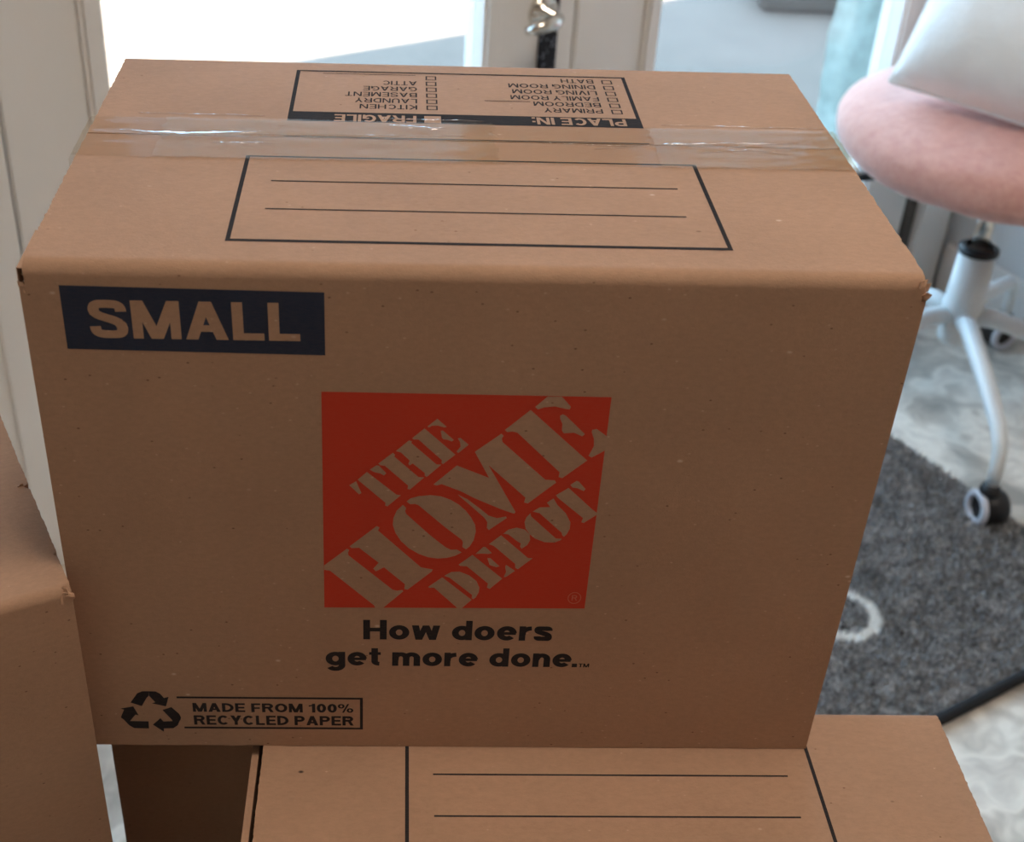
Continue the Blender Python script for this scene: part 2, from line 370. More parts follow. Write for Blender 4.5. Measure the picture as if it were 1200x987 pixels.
# ------------------------------------------------------------------ outside
bm = bmesh.new()
c = [RM(-14, -0.14, -0.065), RM(14, -0.14, -0.065), RM(14, -24, -0.065), RM(-14, -24, -0.065)]
add_hexa(bm, [q - Vector((0, 0, 0.1)) for q in c] + c)
struct(obj('patio_ground', bm, M['concrete']), 'pale concrete patio outside the doors')
def step_at(s0, s1, d0, d1, z0, z1): return (s0, s1, d0, d1, z0, z1)
bm = bmesh.new()
base = Vector((1.44, 4.10, -0.80)); dx = Vector((1, -0.07, 0)).normalized(); dy = Vector((0.07, 1, 0)).normalized()
pts = [base, base + dx * 1.6, base + dx * 1.6 + dy * 0.4, base + dy * 0.4]
add_hexa(bm, pts + [q + Vector((0, 0, 0.12)) for q in pts])
bmesh.ops.bevel(bm, geom=bm.edges[:], offset=0.015, segments=3, affect='EDGES')
tag(obj('concrete_step', bm, M['step']), 'low grey concrete step outside the right door', 'step')
e = empty('refraction_post', RM(2.11, -0.42, -0.065)); tag(e, 'added sage green post with pale teal strip, imitating refraction at the right pane edge', 'post')  # added outside the pane to imitate refraction at its edge
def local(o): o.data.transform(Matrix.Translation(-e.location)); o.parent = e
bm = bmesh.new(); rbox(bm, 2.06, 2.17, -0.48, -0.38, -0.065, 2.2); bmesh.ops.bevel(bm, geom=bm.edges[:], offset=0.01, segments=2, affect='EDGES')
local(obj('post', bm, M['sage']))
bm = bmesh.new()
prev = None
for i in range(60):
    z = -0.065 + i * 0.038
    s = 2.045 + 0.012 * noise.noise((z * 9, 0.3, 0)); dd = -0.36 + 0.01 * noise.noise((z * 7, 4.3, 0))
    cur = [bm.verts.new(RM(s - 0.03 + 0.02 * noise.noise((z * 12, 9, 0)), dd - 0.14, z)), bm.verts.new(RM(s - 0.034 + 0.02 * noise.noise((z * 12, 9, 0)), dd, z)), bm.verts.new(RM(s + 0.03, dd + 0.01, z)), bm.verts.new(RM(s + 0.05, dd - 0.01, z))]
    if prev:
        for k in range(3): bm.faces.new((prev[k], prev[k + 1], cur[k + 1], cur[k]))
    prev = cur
o = obj('refraction_strip', bm, M['teal'], None, True); md = o.modifiers.new('thick', 'SOLIDIFY'); md.thickness = 0.003; local(o)

# ------------------------------------------------------------------ unseen ceiling lamp over the cartons, rear lamp added as fill
for loc_, lab_ in ((Vector((0.66, -0.20, FZ + CEIL - 0.07)), 'round ceiling lamp with a warm diffuser above the cartons'), (RM(0.30, 2.95, CEIL - 0.07), 'added unseen fill lamp on the ceiling near the rear wall')):
    e = empty('unseen_ceiling_lamp', loc_); tag(e, lab_, 'lamp', 'ceiling lamps')
    bm = bmesh.new(); add_lathe(bm, [(0.46, 0.07), (0.48, 0.06), (0.48, 0.0), (0.45, 0.0), (0.45, 0.05)], (0, 0, 0), seg=40); obj('rim', bm, M['lamp_frame'], e)
    bm = bmesh.new(); add_lathe(bm, [(0.448, 0.02), (0.40, 0.0), (0.22, -0.012), (0, -0.016)], (0, 0, 0), seg=40); obj('diffuser', bm, M['lamp'] if 'above' in lab_ else M['lamp_fill'], e, True)
LOGO_LETTERS = [[[1542,1980],[1578,2007],[1606,1929],[1593,1921],[1568,1951]],[[1586,2017],[1634,2068],[1790,1922],[1813,1919],[1742,1843],[1730,1850],[1733,1866]],[[1649,2083],
    [1683,2111],[1696,2109],[1735,2062],[1723,2046],[1704,2059],[1674,2066]],[[1693,2123],[1768,2193],[1779,2180],[1775,2169],[1903,2039],[1932,2037],[1859,1956],
    [1847,1961],[1849,1983],[1727,2109],[1704,2112]],[[1783,2204],[1849,2272],[1864,2267],[1861,2256],[1993,2123],[2019,2121],[1945,2040],[1934,2049],[1935,2065],
    [1871,2126],[1854,2114],[1848,2125],[1855,2144],[1809,2195]],[[1864,2285],[1926,2348],[2089,2186],[2027,2124],[2019,2133],[2021,2149],[1898,2277],[1874,2278]],
    [[1941,2360],[1990,2408],[2038,2359],[2027,2355],[1993,2366],[1963,2365],[1948,2353]],[[2009,2334],[2020,2336],[2078,2278],[2067,2269],[2044,2279],[2022,2282],
    [2016,2295]],[[2097,2288],[2111,2292],[2155,2250],[2104,2197],[2094,2206],[2114,2237],[2109,2269]],[[1824,1855],[1792,1816],[1775,1765],[1772,1719],[1787,1664],
    [1817,1608],[1862,1557],[1914,1520],[1965,1497],[2017,1488],[2068,1493],[2112,1508],[2148,1533],[2121,1553],[2088,1551],[2059,1569],[1976,1648],[1843,1794],
    [1837,1812],[1841,1835]],[[1843,1877],[1862,1898],[1905,1914],[1969,1922],[2026,1914],[2076,1892],[2120,1861],[2158,1821],[2188,1776],[2212,1726],[2218,1680],
    [2210,1623],[2190,1576],[2170,1555],[2150,1571],[2151,1608],[2144,1622],[2054,1705],[1906,1854],[1888,1862],[1863,1859]],[[1402,1431],[1526,1550],[1539,1543],
    [1533,1524],[1534,1505],[1777,1260],[1800,1253],[1830,1259],[1836,1249],[1727,1127],[1681,1126],[1673,1144],[1433,1393],[1401,1399]],[[1541,1567],[1686,1709],
    [1702,1700],[1694,1679],[1930,1424],[1994,1410],[1990,1396],[1859,1261],[1841,1266],[1844,1301],[1728,1421],[1683,1392],[1669,1411],[1698,1454],[1592,1558],
    [1552,1555]],[[1981,1992],[2099,2117],[2270,2040],[2188,2206],[2318,2321],[2331,2310],[2323,2290],[2328,2269],[2565,2033],[2616,2029],[2623,2014],[2484,1874],
    [2464,1880],[2469,1913],[2264,2121],[2423,1816],[2416,1804],[2342,1834],[2198,1906],[2126,1950],[2025,1995],[1998,1985]],[[2111,1929],[2164,1897],[2236,1833],
    [2282,1789],[2327,1773],[2374,1785],[2379,1774],[2287,1691],[2276,1706],[2276,1745],[2261,1772],[2183,1854],[2120,1918]],[[2335,2345],[2458,2470],[2773,2160],
    [2653,2044],[2633,2051],[2636,2082],[2400,2329],[2377,2336],[2347,2333]],[[2479,2488],[2537,2552],[2611,2552],[2660,2492],[2654,2476],[2639,2478],[2579,2493],
    [2527,2487],[2495,2474]],[[2609,2437],[2623,2446],[2639,2438],[2746,2326],[2733,2312],[2689,2334],[2637,2329],[2626,2347],[2625,2388],[2611,2419]],[[2781,2354],
    [2804,2359],[2863,2312],[2861,2227],[2794,2179],[2777,2190],[2799,2253],[2794,2299],[2779,2340]],[[1973,1284],[2048,1354],[2217,1191],[2165,1128],[2140,1128],
    [2005,1278],[1978,1276]],[[2059,1365],[2096,1393],[2141,1397],[2196,1370],[2238,1329],[2256,1282],[2254,1246],[2239,1209],[2226,1195],[2217,1203],[2218,1227],
    [2089,1351]],[[2134,1446],[2207,1517],[2379,1349],[2314,1273],[2298,1282],[2302,1312],[2180,1435],[2144,1437]],[[2223,1523],[2262,1573],[2276,1573],[2313,1530],
    [2292,1524],[2251,1526]],[[2289,1495],[2306,1495],[2359,1437],[2341,1431],[2304,1446]],[[2394,1449],[2446,1406],[2399,1361],[2386,1361],[2397,1397],[2390,1432]],
    [[2292,1593],[2355,1656],[2512,1498],[2537,1498],[2461,1418],[2446,1427],[2443,1456],[2320,1581]],[[2366,1667],[2392,1696],[2436,1710],[2480,1697],[2509,1664],
    [2514,1624],[2501,1590],[2472,1564],[2462,1578],[2465,1601],[2441,1618],[2395,1662]],[[2503,1809],[2483,1781],[2475,1748],[2484,1703],[2509,1664],[2538,1636],
    [2593,1611],[2646,1609],[2680,1627],[2684,1636],[2652,1638],[2519,1776],[2508,1787]],[[2514,1820],[2548,1849],[2605,1852],[2585,1882],[2618,1910],[2643,1866],
    [2691,1812],[2721,1751],[2722,1707],[2708,1667],[2694,1650],[2684,1661],[2680,1678],[2551,1810]],[[2629,1932],[2692,1981],[2828,1842],[2859,1815],[2858,1804],
    [2793,1747],[2779,1752],[2786,1780],[2639,1916]],[[2699,2001],[2729,2027],[2742,2023],[2782,1974],[2773,1961],[2737,1980],[2711,1984]]]
RECYCLE_ARROWS = [[[249,360],[295,437],[326,454],[363,454],[360,417],[346,399],[312,331]],[[363,454],[404,453],[427,435],[447,400],[475,409],[453,330],[373,355],[394,364],
    [362,417]],[[430,300],[484,324],[526,268],[534,238],[528,213],[483,204],[478,219]],[[534,238],[510,171],[482,146],[425,143],[423,115],[363,175],[412,230],
    [428,202],[483,207]],[[185,309],[262,328],[286,253],[268,259],[231,205],[215,192],[180,234],[186,252],[205,300]],[[181,243],[229,205],[340,203],[337,142],
    [250,144],[223,168]]]

# ================================================================== CARTONS
T = 0.0042                                    # board thickness
def sheet(prof, x0, x1, nx=60, jit=0.0, seed=0.0, thick=T, notch=()):
    """a folded board: outer profile in (y, z), extruded along x, with slightly ragged cut ends"""
    n = len(prof); inner = []
    for i, q in enumerate(prof):
        a = Vector(prof[max(i - 1, 0)]); b = Vector(prof[min(i + 1, n - 1)]); t = (b - a).normalized()
        inner.append((q[0] + t.y * thick, q[1] - t.x * thick))
    bm = bmesh.new(); cols = []
    for k in range(nx + 1):
        f = k / nx; ring = []
        for layer, pr in enumerate((prof, inner)):
            for i, q in enumerate(pr):
                x = x0 + (x1 - x0) * f
                if jit and k in (0, nx):
                    j = noise.noise((q[0] * 130 + seed, q[1] * 130, k * 3.1 + layer * 0.7)) * jit * 0.35 + noise.noise((q[0] * 730 + seed, q[1] * 730, k)) * jit * 0.6
                    for (nk, ny, nw, ndp) in notch:
                        if (nk == 1) == (k == nx) and abs(q[0] - ny) < nw: j += (-ndp if k == nx else ndp) * (1 - abs(q[0] - ny) / nw)
                    x += j
                ring.append(bm.verts.new((x, q[0], q[1])))
        cols.append(ring)
    m = 2 * n
    order = list(range(n)) + list(range(m - 1, n - 1, -1))
    for c0, c1 in zip(cols, cols[1:]):
        for a, b in zip(order, order[1:] + order[:1]): bm.faces.new((c0[a], c0[b], c1[b], c1[a]))
    for c in (cols[0], cols[-1]):
        for i in range(n - 1): bm.faces.new((c[i], c[i + 1], c[n + i + 1], c[n + i]))
    return bm
def lin(a, b, n): return [(a[0] + (b[0] - a[0]) * i / n, a[1] + (b[1] - a[1]) * i / n) for i in range(n + 1)]
def soft(o):
    o.data.polygons.foreach_set('use_smooth', [True] * len(o.data.polygons)); o.data.set_sharp_from_angle(angle=R(35)); return o
def carton(name, label, W, D, H, seam, loc, rz, mat, lx=0.0, rx=0.0, rad=0.007, sag=0.0, notch=(), lap=0.0, group='kraft moving cartons'):
    e = empty(name, loc, rz); tag(e, label, 'box', group)
    # front and rear boards
    bm = sheet(lin((0, 0.0), (0, H - rad - lap), 6), 0.0, W, 4, 0.0006); obj('front_panel', bm, mat, e)
    bm = sheet([(D - q[0], q[1]) for q in lin((0, 0.0), (0, H - rad), 6)][::-1], 0.0, W, 4, 0.0006); obj('rear_panel', bm, mat, e)
    arc = [(rad - rad * math.cos(a), H - rad + rad * math.sin(a)) for a in [R(90) * k / 12 for k in range(13)]]
    bm = sheet(([(0, H - rad - lap)] if lap else []) + arc + [(y, z - sag * math.sin(math.pi * i / 90) if sag else z) for i, (y, z) in enumerate(lin((rad, H), (seam - 0.0006, H), 90)[1:])], lx, W - rx, 4, 0.0011, 1.0, notch=notch)
    soft(obj('top_flap', bm, mat, e))
    arc2 = [(D - q[0], q[1]) for q in arc]
    bm = sheet((arc2 + lin((D - rad, H), (seam + 0.0006, H), 90)[1:])[::-1], lx, W - rx, 4, 0.0011, 5.0, notch=notch)
    soft(obj('top_flap', bm, mat, e))
    for s in (0, 1):
        bm = bmesh.new(); x0 = 0.0 if s == 0 else W - T
        add_box(bm, x0, x0 + T, T + 0.0003, D - T - 0.0003, 0.0, H - 0.009 - lap * 1.3); obj('side_panel', bm, mat, e)
        bm = bmesh.new(); w = 0.14
        i0 = 0.003 + (lx * 0.9 if lx > 0.005 else 0.0)
        add_box(bm, i0 if s == 0 else W - 0.003 - w, i0 + w if s == 0 else W - 0.003, T + 0.002, D - T - 0.002, H - 2 * T - 0.0004, H - T - 0.0003); obj('inner_flap', bm, mat, e)
    bm = bmesh.new(); add_box(bm, T, W - T, T, D - T, 0.0, T); obj('bottom_flap', bm, mat, e)
    return e
def torn_corner(e, at, scale, seed, mat):
    """crushed, frayed board fibres at a carton corner"""
    rnd = random.Random(seed); bm = bmesh.new()
    for k in range(7):
        p = Vector(at) + Vector((rnd.uniform(-.0015, .0015), rnd.uniform(-.0008, .002), rnd.uniform(-.006, .0015))) * scale
        w = rnd.uniform(.0016, .0030) * scale; ln = rnd.uniform(.0022, .0048) * scale; a0 = rnd.uniform(0, 3.1)
        dirv = Vector((math.cos(a0), -0.35, math.sin(a0) * 0.6)).normalized(); side = dirv.cross(Vector((0, -1, 0.2))).normalized()
        prev = None
        for i in range(5):
            f = i / 4; c = p + dirv * ln * (f - 0.4) + Vector((0, -0.0009, 0.0005)) * scale * math.sin(f * 3 + k)
            cur = [bm.verts.new(c - side * w * (1 - 0.4 * f)), bm.verts.new(c + side * w * (1 - 0.5 * f))]
            if prev: bm.faces.new((prev[0], prev[1], cur[1], cur[0]))
            prev = cur
    me = bpy.data.meshes.new('torn_corner'); bm.to_mesh(me); bm.free()
    o = link_mesh('torn_corner', me, mat, e); md = o.modifiers.new('thick', 'SOLIDIFY'); md.thickness = 0.0004
    return tag(o, 'frayed torn board at the corner')

W, D, H, SEAM = 0.432, 0.2844, 0.3252, 0.1557
boxA = carton('moving_carton', 'taped kraft moving carton printed SMALL with an orange logo, on top of the stack', W, D, H, SEAM, (0, 0, 0), 0, M['kraft'], lx=0.0028, rx=0.0022, lap=0.0055)
boxB = carton('moving_carton', 'kraft carton with ruled lines on its flap, in front under the logo carton', W, D, 0.325, D - SEAM + 0.0, (0.0935, 0.0325 - D, -0.3255), 0, M['kraft1'], lx=0.0075, rx=0.002)
boxC = carton('moving_carton', 'shadowed kraft carton directly beneath the taped logo carton', 0.428, D, 0.325, SEAM, (-0.0160, 0.086, -0.3255), 0, M['kraft2'])
LH = 0.455
boxL = carton('moving_carton', 'plain kraft carton with a fuzzy torn corner at the left edge', W, D, LH, 0.205, (0, 0, 0), 0, M['kraft3'], rad=0.006, notch=((1, 0.098, 0.003, 0.004), (1, 0.03, 0.0015, 0.002)))
corner = Vector((0.0066, -0.0172, 0.1405)); ca = R(25.7)
boxL.rotation_euler = (0, 0, ca)
boxL.location = corner - Vector((W * math.cos(ca), W * math.sin(ca), LH))
hb = -0.326 - FZ - 0.0006
carton('moving_carton', 'kraft carton standing on the floor under the ruled flap carton', W, D, hb, D - SEAM, (0.0935, 0.0325 - D, FZ + 0.0002), 0, M['kraft4'])
carton('moving_carton', 'kraft carton standing on the floor under the shadowed carton', 0.428, D, hb, SEAM, (-0.0160, 0.086, FZ + 0.0002), 0, M['kraft4'])
hl = 0.1405 - LH - FZ - 0.0006
o = carton('moving_carton', 'kraft carton standing on the floor under the left edge carton', W, D, hl, SEAM, (0, 0, 0), 0, M['kraft1'])
o.rotation_euler = (0, 0, ca); o.location = boxL.location.copy(); o.location.z = FZ + 0.0002
torn_corner(boxA, (W - 0.0025, 0.001, H - 0.004), 1.25, 3, M['torn'])
torn_corner(boxA, (0.0012, 0.0006, H - 0.0125), 0.55, 5, M['torn'])
torn_corner(boxL, (W - 0.003, 0.0015, LH - 0.002), 1.5, 9, M['torn'])
torn_corner(boxL, (W - 0.0035, 0.099, LH + 0.001), 0.6, 12, M['torn'])

bm = bmesh.new()      # hollow fluted end of the side panel, open at the crushed front corner
add_box(bm, 0.0, 0.0004, 0.0006, 0.040, H - 0.0137, H - 0.0032); add_box(bm, 0.0004, 0.0028, 0.0006, 0.040, H - 0.0036, H - 0.0032); add_box(bm, 0.0004, 0.0028, 0.0045, 0.040, H - 0.0092, H - 0.0089)
add_box(bm, 0.0, 0.0042, 0.030, 0.040, H - 0.0137, H - 0.0036)
tag(obj('crushed_corner', bm, M['kraft'], boxA), 'hollow dark crushed corner', kind=None)
# ------------------------------------------------------------------ print: a bold grotesque drawn with strokes
def strokes_font(t):
    """glyphs as lists of polygons in cap-height units; t = stroke weight"""
    h = t / 2
    def band(P, closed=False):
        out = []; n = len(P)
        L_, R_ = [], []
        for i in range(n):
            a = Vector(P[i - 1] if (closed or i) else P[0]); b = Vector(P[i]); c = Vector(P[(i + 1) % n] if (closed or i < n - 1) else P[-1])
            u = (b - a).normalized() if (b - a).length > 1e-9 else (c - b).normalized()
            v = (c - b).normalized() if (c - b).length > 1e-9 else u
            m = Vector((-u.y, u.x)) + Vector((-v.y, v.x)); m = m * (2 / max(m.length_squared, 1.0))
            L_.append(tuple(b + m * h)); R_.append(tuple(b - m * h))
        rng = range(n) if closed else range(n - 1)
        for i in rng:
            j = (i + 1) % n; q = [L_[i], L_[j], R_[j], R_[i]]
            cx_, cy_ = sum(a[0] for a in q) / 4, sum(a[1] for a in q) / 4
            out.append(sorted(q, key=lambda a: math.atan2(a[1] - cy_, a[0] - cx_)))
        return out
    def arc(cx, cy, rx, ry, a0, a1, n=18): return [(cx + rx * math.cos(R(a0 + (a1 - a0) * i / n)), cy + ry * math.sin(R(a0 + (a1 - a0) * i / n))) for i in range(n + 1)]
    def box(x0, x1, y0, y1): return [[(x0, y0), (x1, y0), (x1, y1), (x0, y1)]]
    def dia(x0, y0, x1, y1, k=1.12): q = h * k; return [[(x0 - q, y0), (x0 + q, y0), (x1 + q, y1), (x1 - q, y1)]]
    def bez(*segs):
        P = []
        for s in segs:
            for i in range(9):
                f = i / 9; P.append(tuple(s[0][k] * (1 - f) ** 3 + 3 * s[1][k] * f * (1 - f) ** 2 + 3 * s[2][k] * f * f * (1 - f) + s[3][k] * f ** 3 for k in (0, 1)))
        P.append(segs[-1][3]); return P
    def sshape(w, H_):
        l, r, b, T_ = h, w - h, h, H_ - h
        return band(bez(((r, .70 * H_), (r, .89 * H_), (.74 * w, T_), (.5 * w, T_)), ((.5 * w, T_), (.24 * w, T_), (l, .90 * H_), (l, .735 * H_)),
                        ((l, .735 * H_), (l, .50 * H_), (r, .56 * H_), (r, .275 * H_)), ((r, .275 * H_), (r, .10 * H_), (.76 * w, b), (.5 * w, b)), ((.5 * w, b), (.24 * w, b), (l, .13 * H_), (l, .31 * H_))))
    def bowl(x0, w, y0, y1):    # right-hand bowl between two heights
        cy = (y0 + y1) / 2; ry = (y1 - y0) / 2 - h; cx = max(x0, w - h - ry * 1.05); rx = w - h - cx
        return band([(x0, y1 - h)] + arc(cx, cy, rx, ry, 90, -90) + [(x0, y0 + h)])
    X = 0.74; G = {}
    def add(c, w, polys): G[c] = (w, polys)
    w = .80; add('A', w, dia(h * 1.12, 0, w / 2, 1) + dia(w - h * 1.12, 0, w / 2, 1) + box(w * .24, w * .76, .21, .21 + t * .85))
    w = .72; add('B', w, box(0, t, 0, 1) + bowl(h, w - .03, .47, 1) + bowl(h, w, 0, .47 + t))
    w = .76; add('C', w, band(arc(w / 2, .5, w / 2 - h, .5 - h, 42, 318, 30)))
    w = .75; add('D', w, box(0, t, 0, 1) + bowl(h, w, 0, 1))
    w = .64; add('E', w, box(0, t, 0, 1) + box(0, w, 0, t * .9) + box(0, w, 1 - t * .9, 1) + box(0, w * .93, .5 - t * .42, .5 + t * .45))
    w = .60; add('F', w, box(0, t, 0, 1) + box(0, w, 1 - t * .9, 1) + box(0, w * .93, .46 - t * .4, .46 + t * .45))
    w = .79; add('G', w, band(arc(w / 2, .5, w / 2 - h, .5 - h, 45, 340, 30)) + box(w * .52, w, .42 - t * .1, .42 + t * .75) + box(w - t * .85, w, 0, .45))
    w = .74; add('H', w, box(0, t, 0, 1) + box(w - t, w, 0, 1) + box(0, w, .5 - t * .42, .5 + t * .45))
    add('I', t, box(0, t, 0, 1))
    w = .76; add('K', w, box(0, t, 0, 1) + dia(w - h * 1.35, 0, t * .95, .58, 1.35) + dia(t * .9, .36, w - h * 1.4, 1, 1.35))
    w = .59; add('L', w, box(0, t, 0, 1) + box(0, w, 0, t * .92))
    w = .90; add('M', w, box(0, t * .93, 0, 1) + box(w - t * .93, w, 0, 1) + dia(w / 2, 0, h * 1.15, 1, 1.1) + dia(w / 2, 0, w - h * 1.15, 1, 1.1))
    w = .75; add('N', w, box(0, t * .95, 0, 1) + box(w - t * .95, w, 0, 1) + dia(w - h * 1.1, 0, h * 1.1, 1, 1.1))
    w = .80; add('O', w, band(arc(w / 2, .5, w / 2 - h, .5 - h, 0, 360, 36)[:-1], True))
    w = .69; add('P', w, box(0, t, 0, 1) + bowl(h, w, .38, 1))
    w = .74; add('R', w, box(0, t, 0, 1) + bowl(h, w - .02, .41, 1) + dia(w - h * .95, 0, w * .62, .45, 1.05))
    w = .71; add('S', w, sshape(w, 1.0))
    w = .65; add('T', w, box(w / 2 - h, w / 2 + h, 0, 1) + box(0, w, 1 - t * .92, 1))
    w = .73; add('U', w, band([(h, 1)] + arc(w / 2, w / 2, w / 2 - h, w / 2 - h, 180, 360) + [(w - h, 1)]))
    w = .74; add('V', w, dia(w / 2, 0, h * 1.12, 1) + dia(w / 2, 0, w - h * 1.12, 1))
    w = .74; add('Y', w, dia(w / 2, .40, h * 1.2, 1, 1.2) + dia(w / 2, .40, w - h * 1.2, 1, 1.2) + box(w / 2 - h, w / 2 + h, 0, .48))
    w = .60; add('0', w, band(arc(w / 2, .5, w / 2 - h, .5 - h, 0, 360, 36)[:-1], True))
    add('1', .42, box(.42 - t, .42, 0, 1) + [[(0, .66), (.42 - t, .74), (.42, 1), (.42 - t * .8, 1), (.26, .88), (0, .82)]])
    h0 = h; 
    w = .95; sm = [[(x * 1, y) for x, y in q] for q in dia(.30, 0, .65, 1, .6)]
    def smallring(cx, cy):
        nonlocal h
        h = t * .32; o_ = band(arc(cx, cy, .15, .19, 0, 360, 20)[:-1], True); h = t / 2; return o_
    add('%', w, sm + smallring(.19, .74) + smallring(.76, .26))
    add('.', t * .8, box(0, t * .8, 0, t * .92)); add(':', t, box(0, t, 0, t) + box(0, t, .52, .52 + t)); add(' ', .30, [])
    # lower case
    ring = lambda w_: band(arc(w_ / 2, X / 2, w_ / 2 - h, X / 2 - h, 0, 360, 32)[:-1], True)
    w = .64; add('o', w, ring(w)); add('d', w, ring(w) + box(w - t * .95, w, 0, 1)); add('g', w, ring(w) + band([(w - h, X)] + arc(w / 2, .02, w / 2 - h, .22, 0, -150)))
    w = .63; add('e', w, band(arc(w / 2, X / 2, w / 2 - h, X / 2 - h, 0, 318, 30)) + box(t * .6, w - t * .12, X / 2 - t * .35, X / 2 + t * .30))
    w = .58; add('n', w, box(0, t * .95, 0, X) + band([(h * .9, X * .50)] + arc(w / 2 + .01, X * .56, w / 2 - h - .01, X * .44 - h, 165, 0) + [(w - h, 0)]))
    w = .92; a_ = (w + t) / 4 - h + .0
    hump = lambda x0, x1: band([(x0, X * .45)] + arc((x0 + x1) / 2, X * .58, (x1 - x0) / 2, X * .42 - h, 170, 0) + [(x1, 0)])
    add('m', w, box(0, t * .95, 0, X) + hump(h, w / 2) + hump(w / 2, w - h))
    w = .40; add('r', w, box(0, t * .95, 0, X) + band([(h, X * .42)] + arc(w * 1.0, X * .52, w - h, X * .48 - h, 175, 92)))
    w = .58; add('s', w, sshape(w, X))
    w = .38; add('t', w, band([(w * .48, .95), (w * .48, .24)] + arc(w * .48 + .16, .24, .16, .24 - h, 180, 268)) + box(0, w, X - t * .7, X))
    w = .90; add('w', w, dia(w * .26, 0, h * 1.05, X, 1.02) + dia(w * .26, 0, w / 2, X, .95) + dia(w * .74, 0, w / 2, X, .95) + dia(w * .74, 0, w - h * 1.05, X, 1.02))
    return G
def union_polys(polys):
    """merge overlapping polygons into non-overlapping trapezoids"""
    if not polys: return []
    edges = []; ys = set()
    for k, P in enumerate(polys):
        for a, b in zip(P, P[1:] + P[:1]):
            ys.add(round(a[1], 5))
            if abs(a[1] - b[1]) > 1e-7: edges.append((k, a, b) if a[1] < b[1] else (k, b, a))
    for i, (k, a, b) in enumerate(edges):
        for k2, c, d in edges[i + 1:]:
            if k2 == k or c[1] >= b[1] or a[1] >= d[1]: continue
            r = (b[0] - a[0], b[1] - a[1]); s = (d[0] - c[0], d[1] - c[1]); den = r[0] * s[1] - r[1] * s[0]
            if abs(den) < 1e-12: continue
            t = ((c[0] - a[0]) * s[1] - (c[1] - a[1]) * s[0]) / den; u = ((c[0] - a[0]) * r[1] - (c[1] - a[1]) * r[0]) / den
            if 0 <= t <= 1 and 0 <= u <= 1: ys.add(round(a[1] + t * r[1], 5))
    ys = sorted(ys); out = []
    ex = lambda e, y: e[1][0] + (e[2][0] - e[1][0]) * (y - e[1][1]) / (e[2][1] - e[1][1])
    for y0, y1 in zip(ys, ys[1:]):
        if y1 - y0 < 4e-5: continue
        ym = (y0 + y1) / 2; spans = []
        by = {}
        for e in edges:
            if e[1][1] < ym < e[2][1]: by.setdefault(e[0], []).append(e)
        for k, es in by.items():
            es.sort(key=lambda e: ex(e, ym))
            for a, b in zip(es[::2], es[1::2]): spans.append((ex(a, ym), ex(b, ym), a, b))
        spans.sort(key=lambda q: q[0]); cur = None
        for sp in spans + [None]:
            if cur is not None and (sp is None or sp[0] > cur[1] + 1e-6):
                out.append([(ex(cur[2], y0), y0), (ex(cur[3], y0), y0), (ex(cur[3], y1), y1), (ex(cur[2], y1), y1)]); cur = None
            if sp is None: break
            if cur is None: cur = list(sp)
            elif sp[1] > cur[1]: cur[1], cur[3] = sp[1], sp[3]
    return out
FONTS = {}
def text_polys(s, t, gap=0.085):
    if t not in FONTS: FONTS[t] = {c: (w, union_polys(q)) for c, (w, q) in strokes_font(t).items() if c in USED[t]}
    G = FONTS[t]; x = 0; out = []
    for i, c in enumerate(s):
        w, polys = G[c]
        out += [[(a + x, b) for a, b in q] for q in polys]
        x += w + (0.0 if c == ' ' else gap * 0.35 if s[i + 1:i + 2] == '.' else gap)
    return out, x - gap
USED = {.205: 'SMAL', .215: 'Howdersgtmn .', .16: 'R', .20: 'TM', .21: 'MADEFRO10% CYLP', .15: 'PRIMAYBEDOFLVNGTHKCUS J', .19: 'PLACEIN: FRG'}
class Print:
    """flat ink shapes collected in face coordinates (a, b) and laid just above a face"""
    def __init__(self, place): self.place = place; self.v = []; self.f = []; self.q = []
    def poly(self, P):
        k = len(self.v); self.v += [self.place(a, b) for a, b in P]
        if len(P) == 4: self.f.append((k, k + 1, k + 2, k + 3)); return
        for tri in tessellate_polygon([[Vector((a, b, 0)) for a, b in P]]): self.f.append(tuple(k + i for i in tri))
    def rect(self, a0, a1, b0, b1): self.q.append([(a0, b0), (a1, b0), (a1, b1), (a0, b1)])
    def frame(self, a0, a1, b0, b1, w):
        self.rect(a0, a0 + w, b0, b1); self.rect(a1 - w, a1, b0, b1); self.rect(a0, a1, b0, b0 + w); self.rect(a0, a1, b1 - w, b1)
    def text(self, s, a0, a1, b0, cap, t, flip=False, gap=0.085):
        """text from a0 to a1 on baseline b0; flip = turned half round (a0 is then the right end)"""
        P, w = text_polys(s, t, gap); k = (a1 - a0) / w; sg = -1 if flip else 1
        for q in P: self.poly([(a0 + x * k, b0 + sg * y * cap) for x, y in q])
    def build(self, name, mat, parent):
        if self.q:
            qs = self.q; self.q = []
            for P in union_polys(qs): self.poly(P)
        me = bpy.data.meshes.new(name); me.from_pydata(self.v, [], self.f)
        return link_mesh(name, me, mat, parent)
E1, E2 = 0.00012, 0.00024
front = lambda e: (lambda a, b: (a, -e, b))
top = lambda h, e: (lambda a, b: (a, b, h + e))
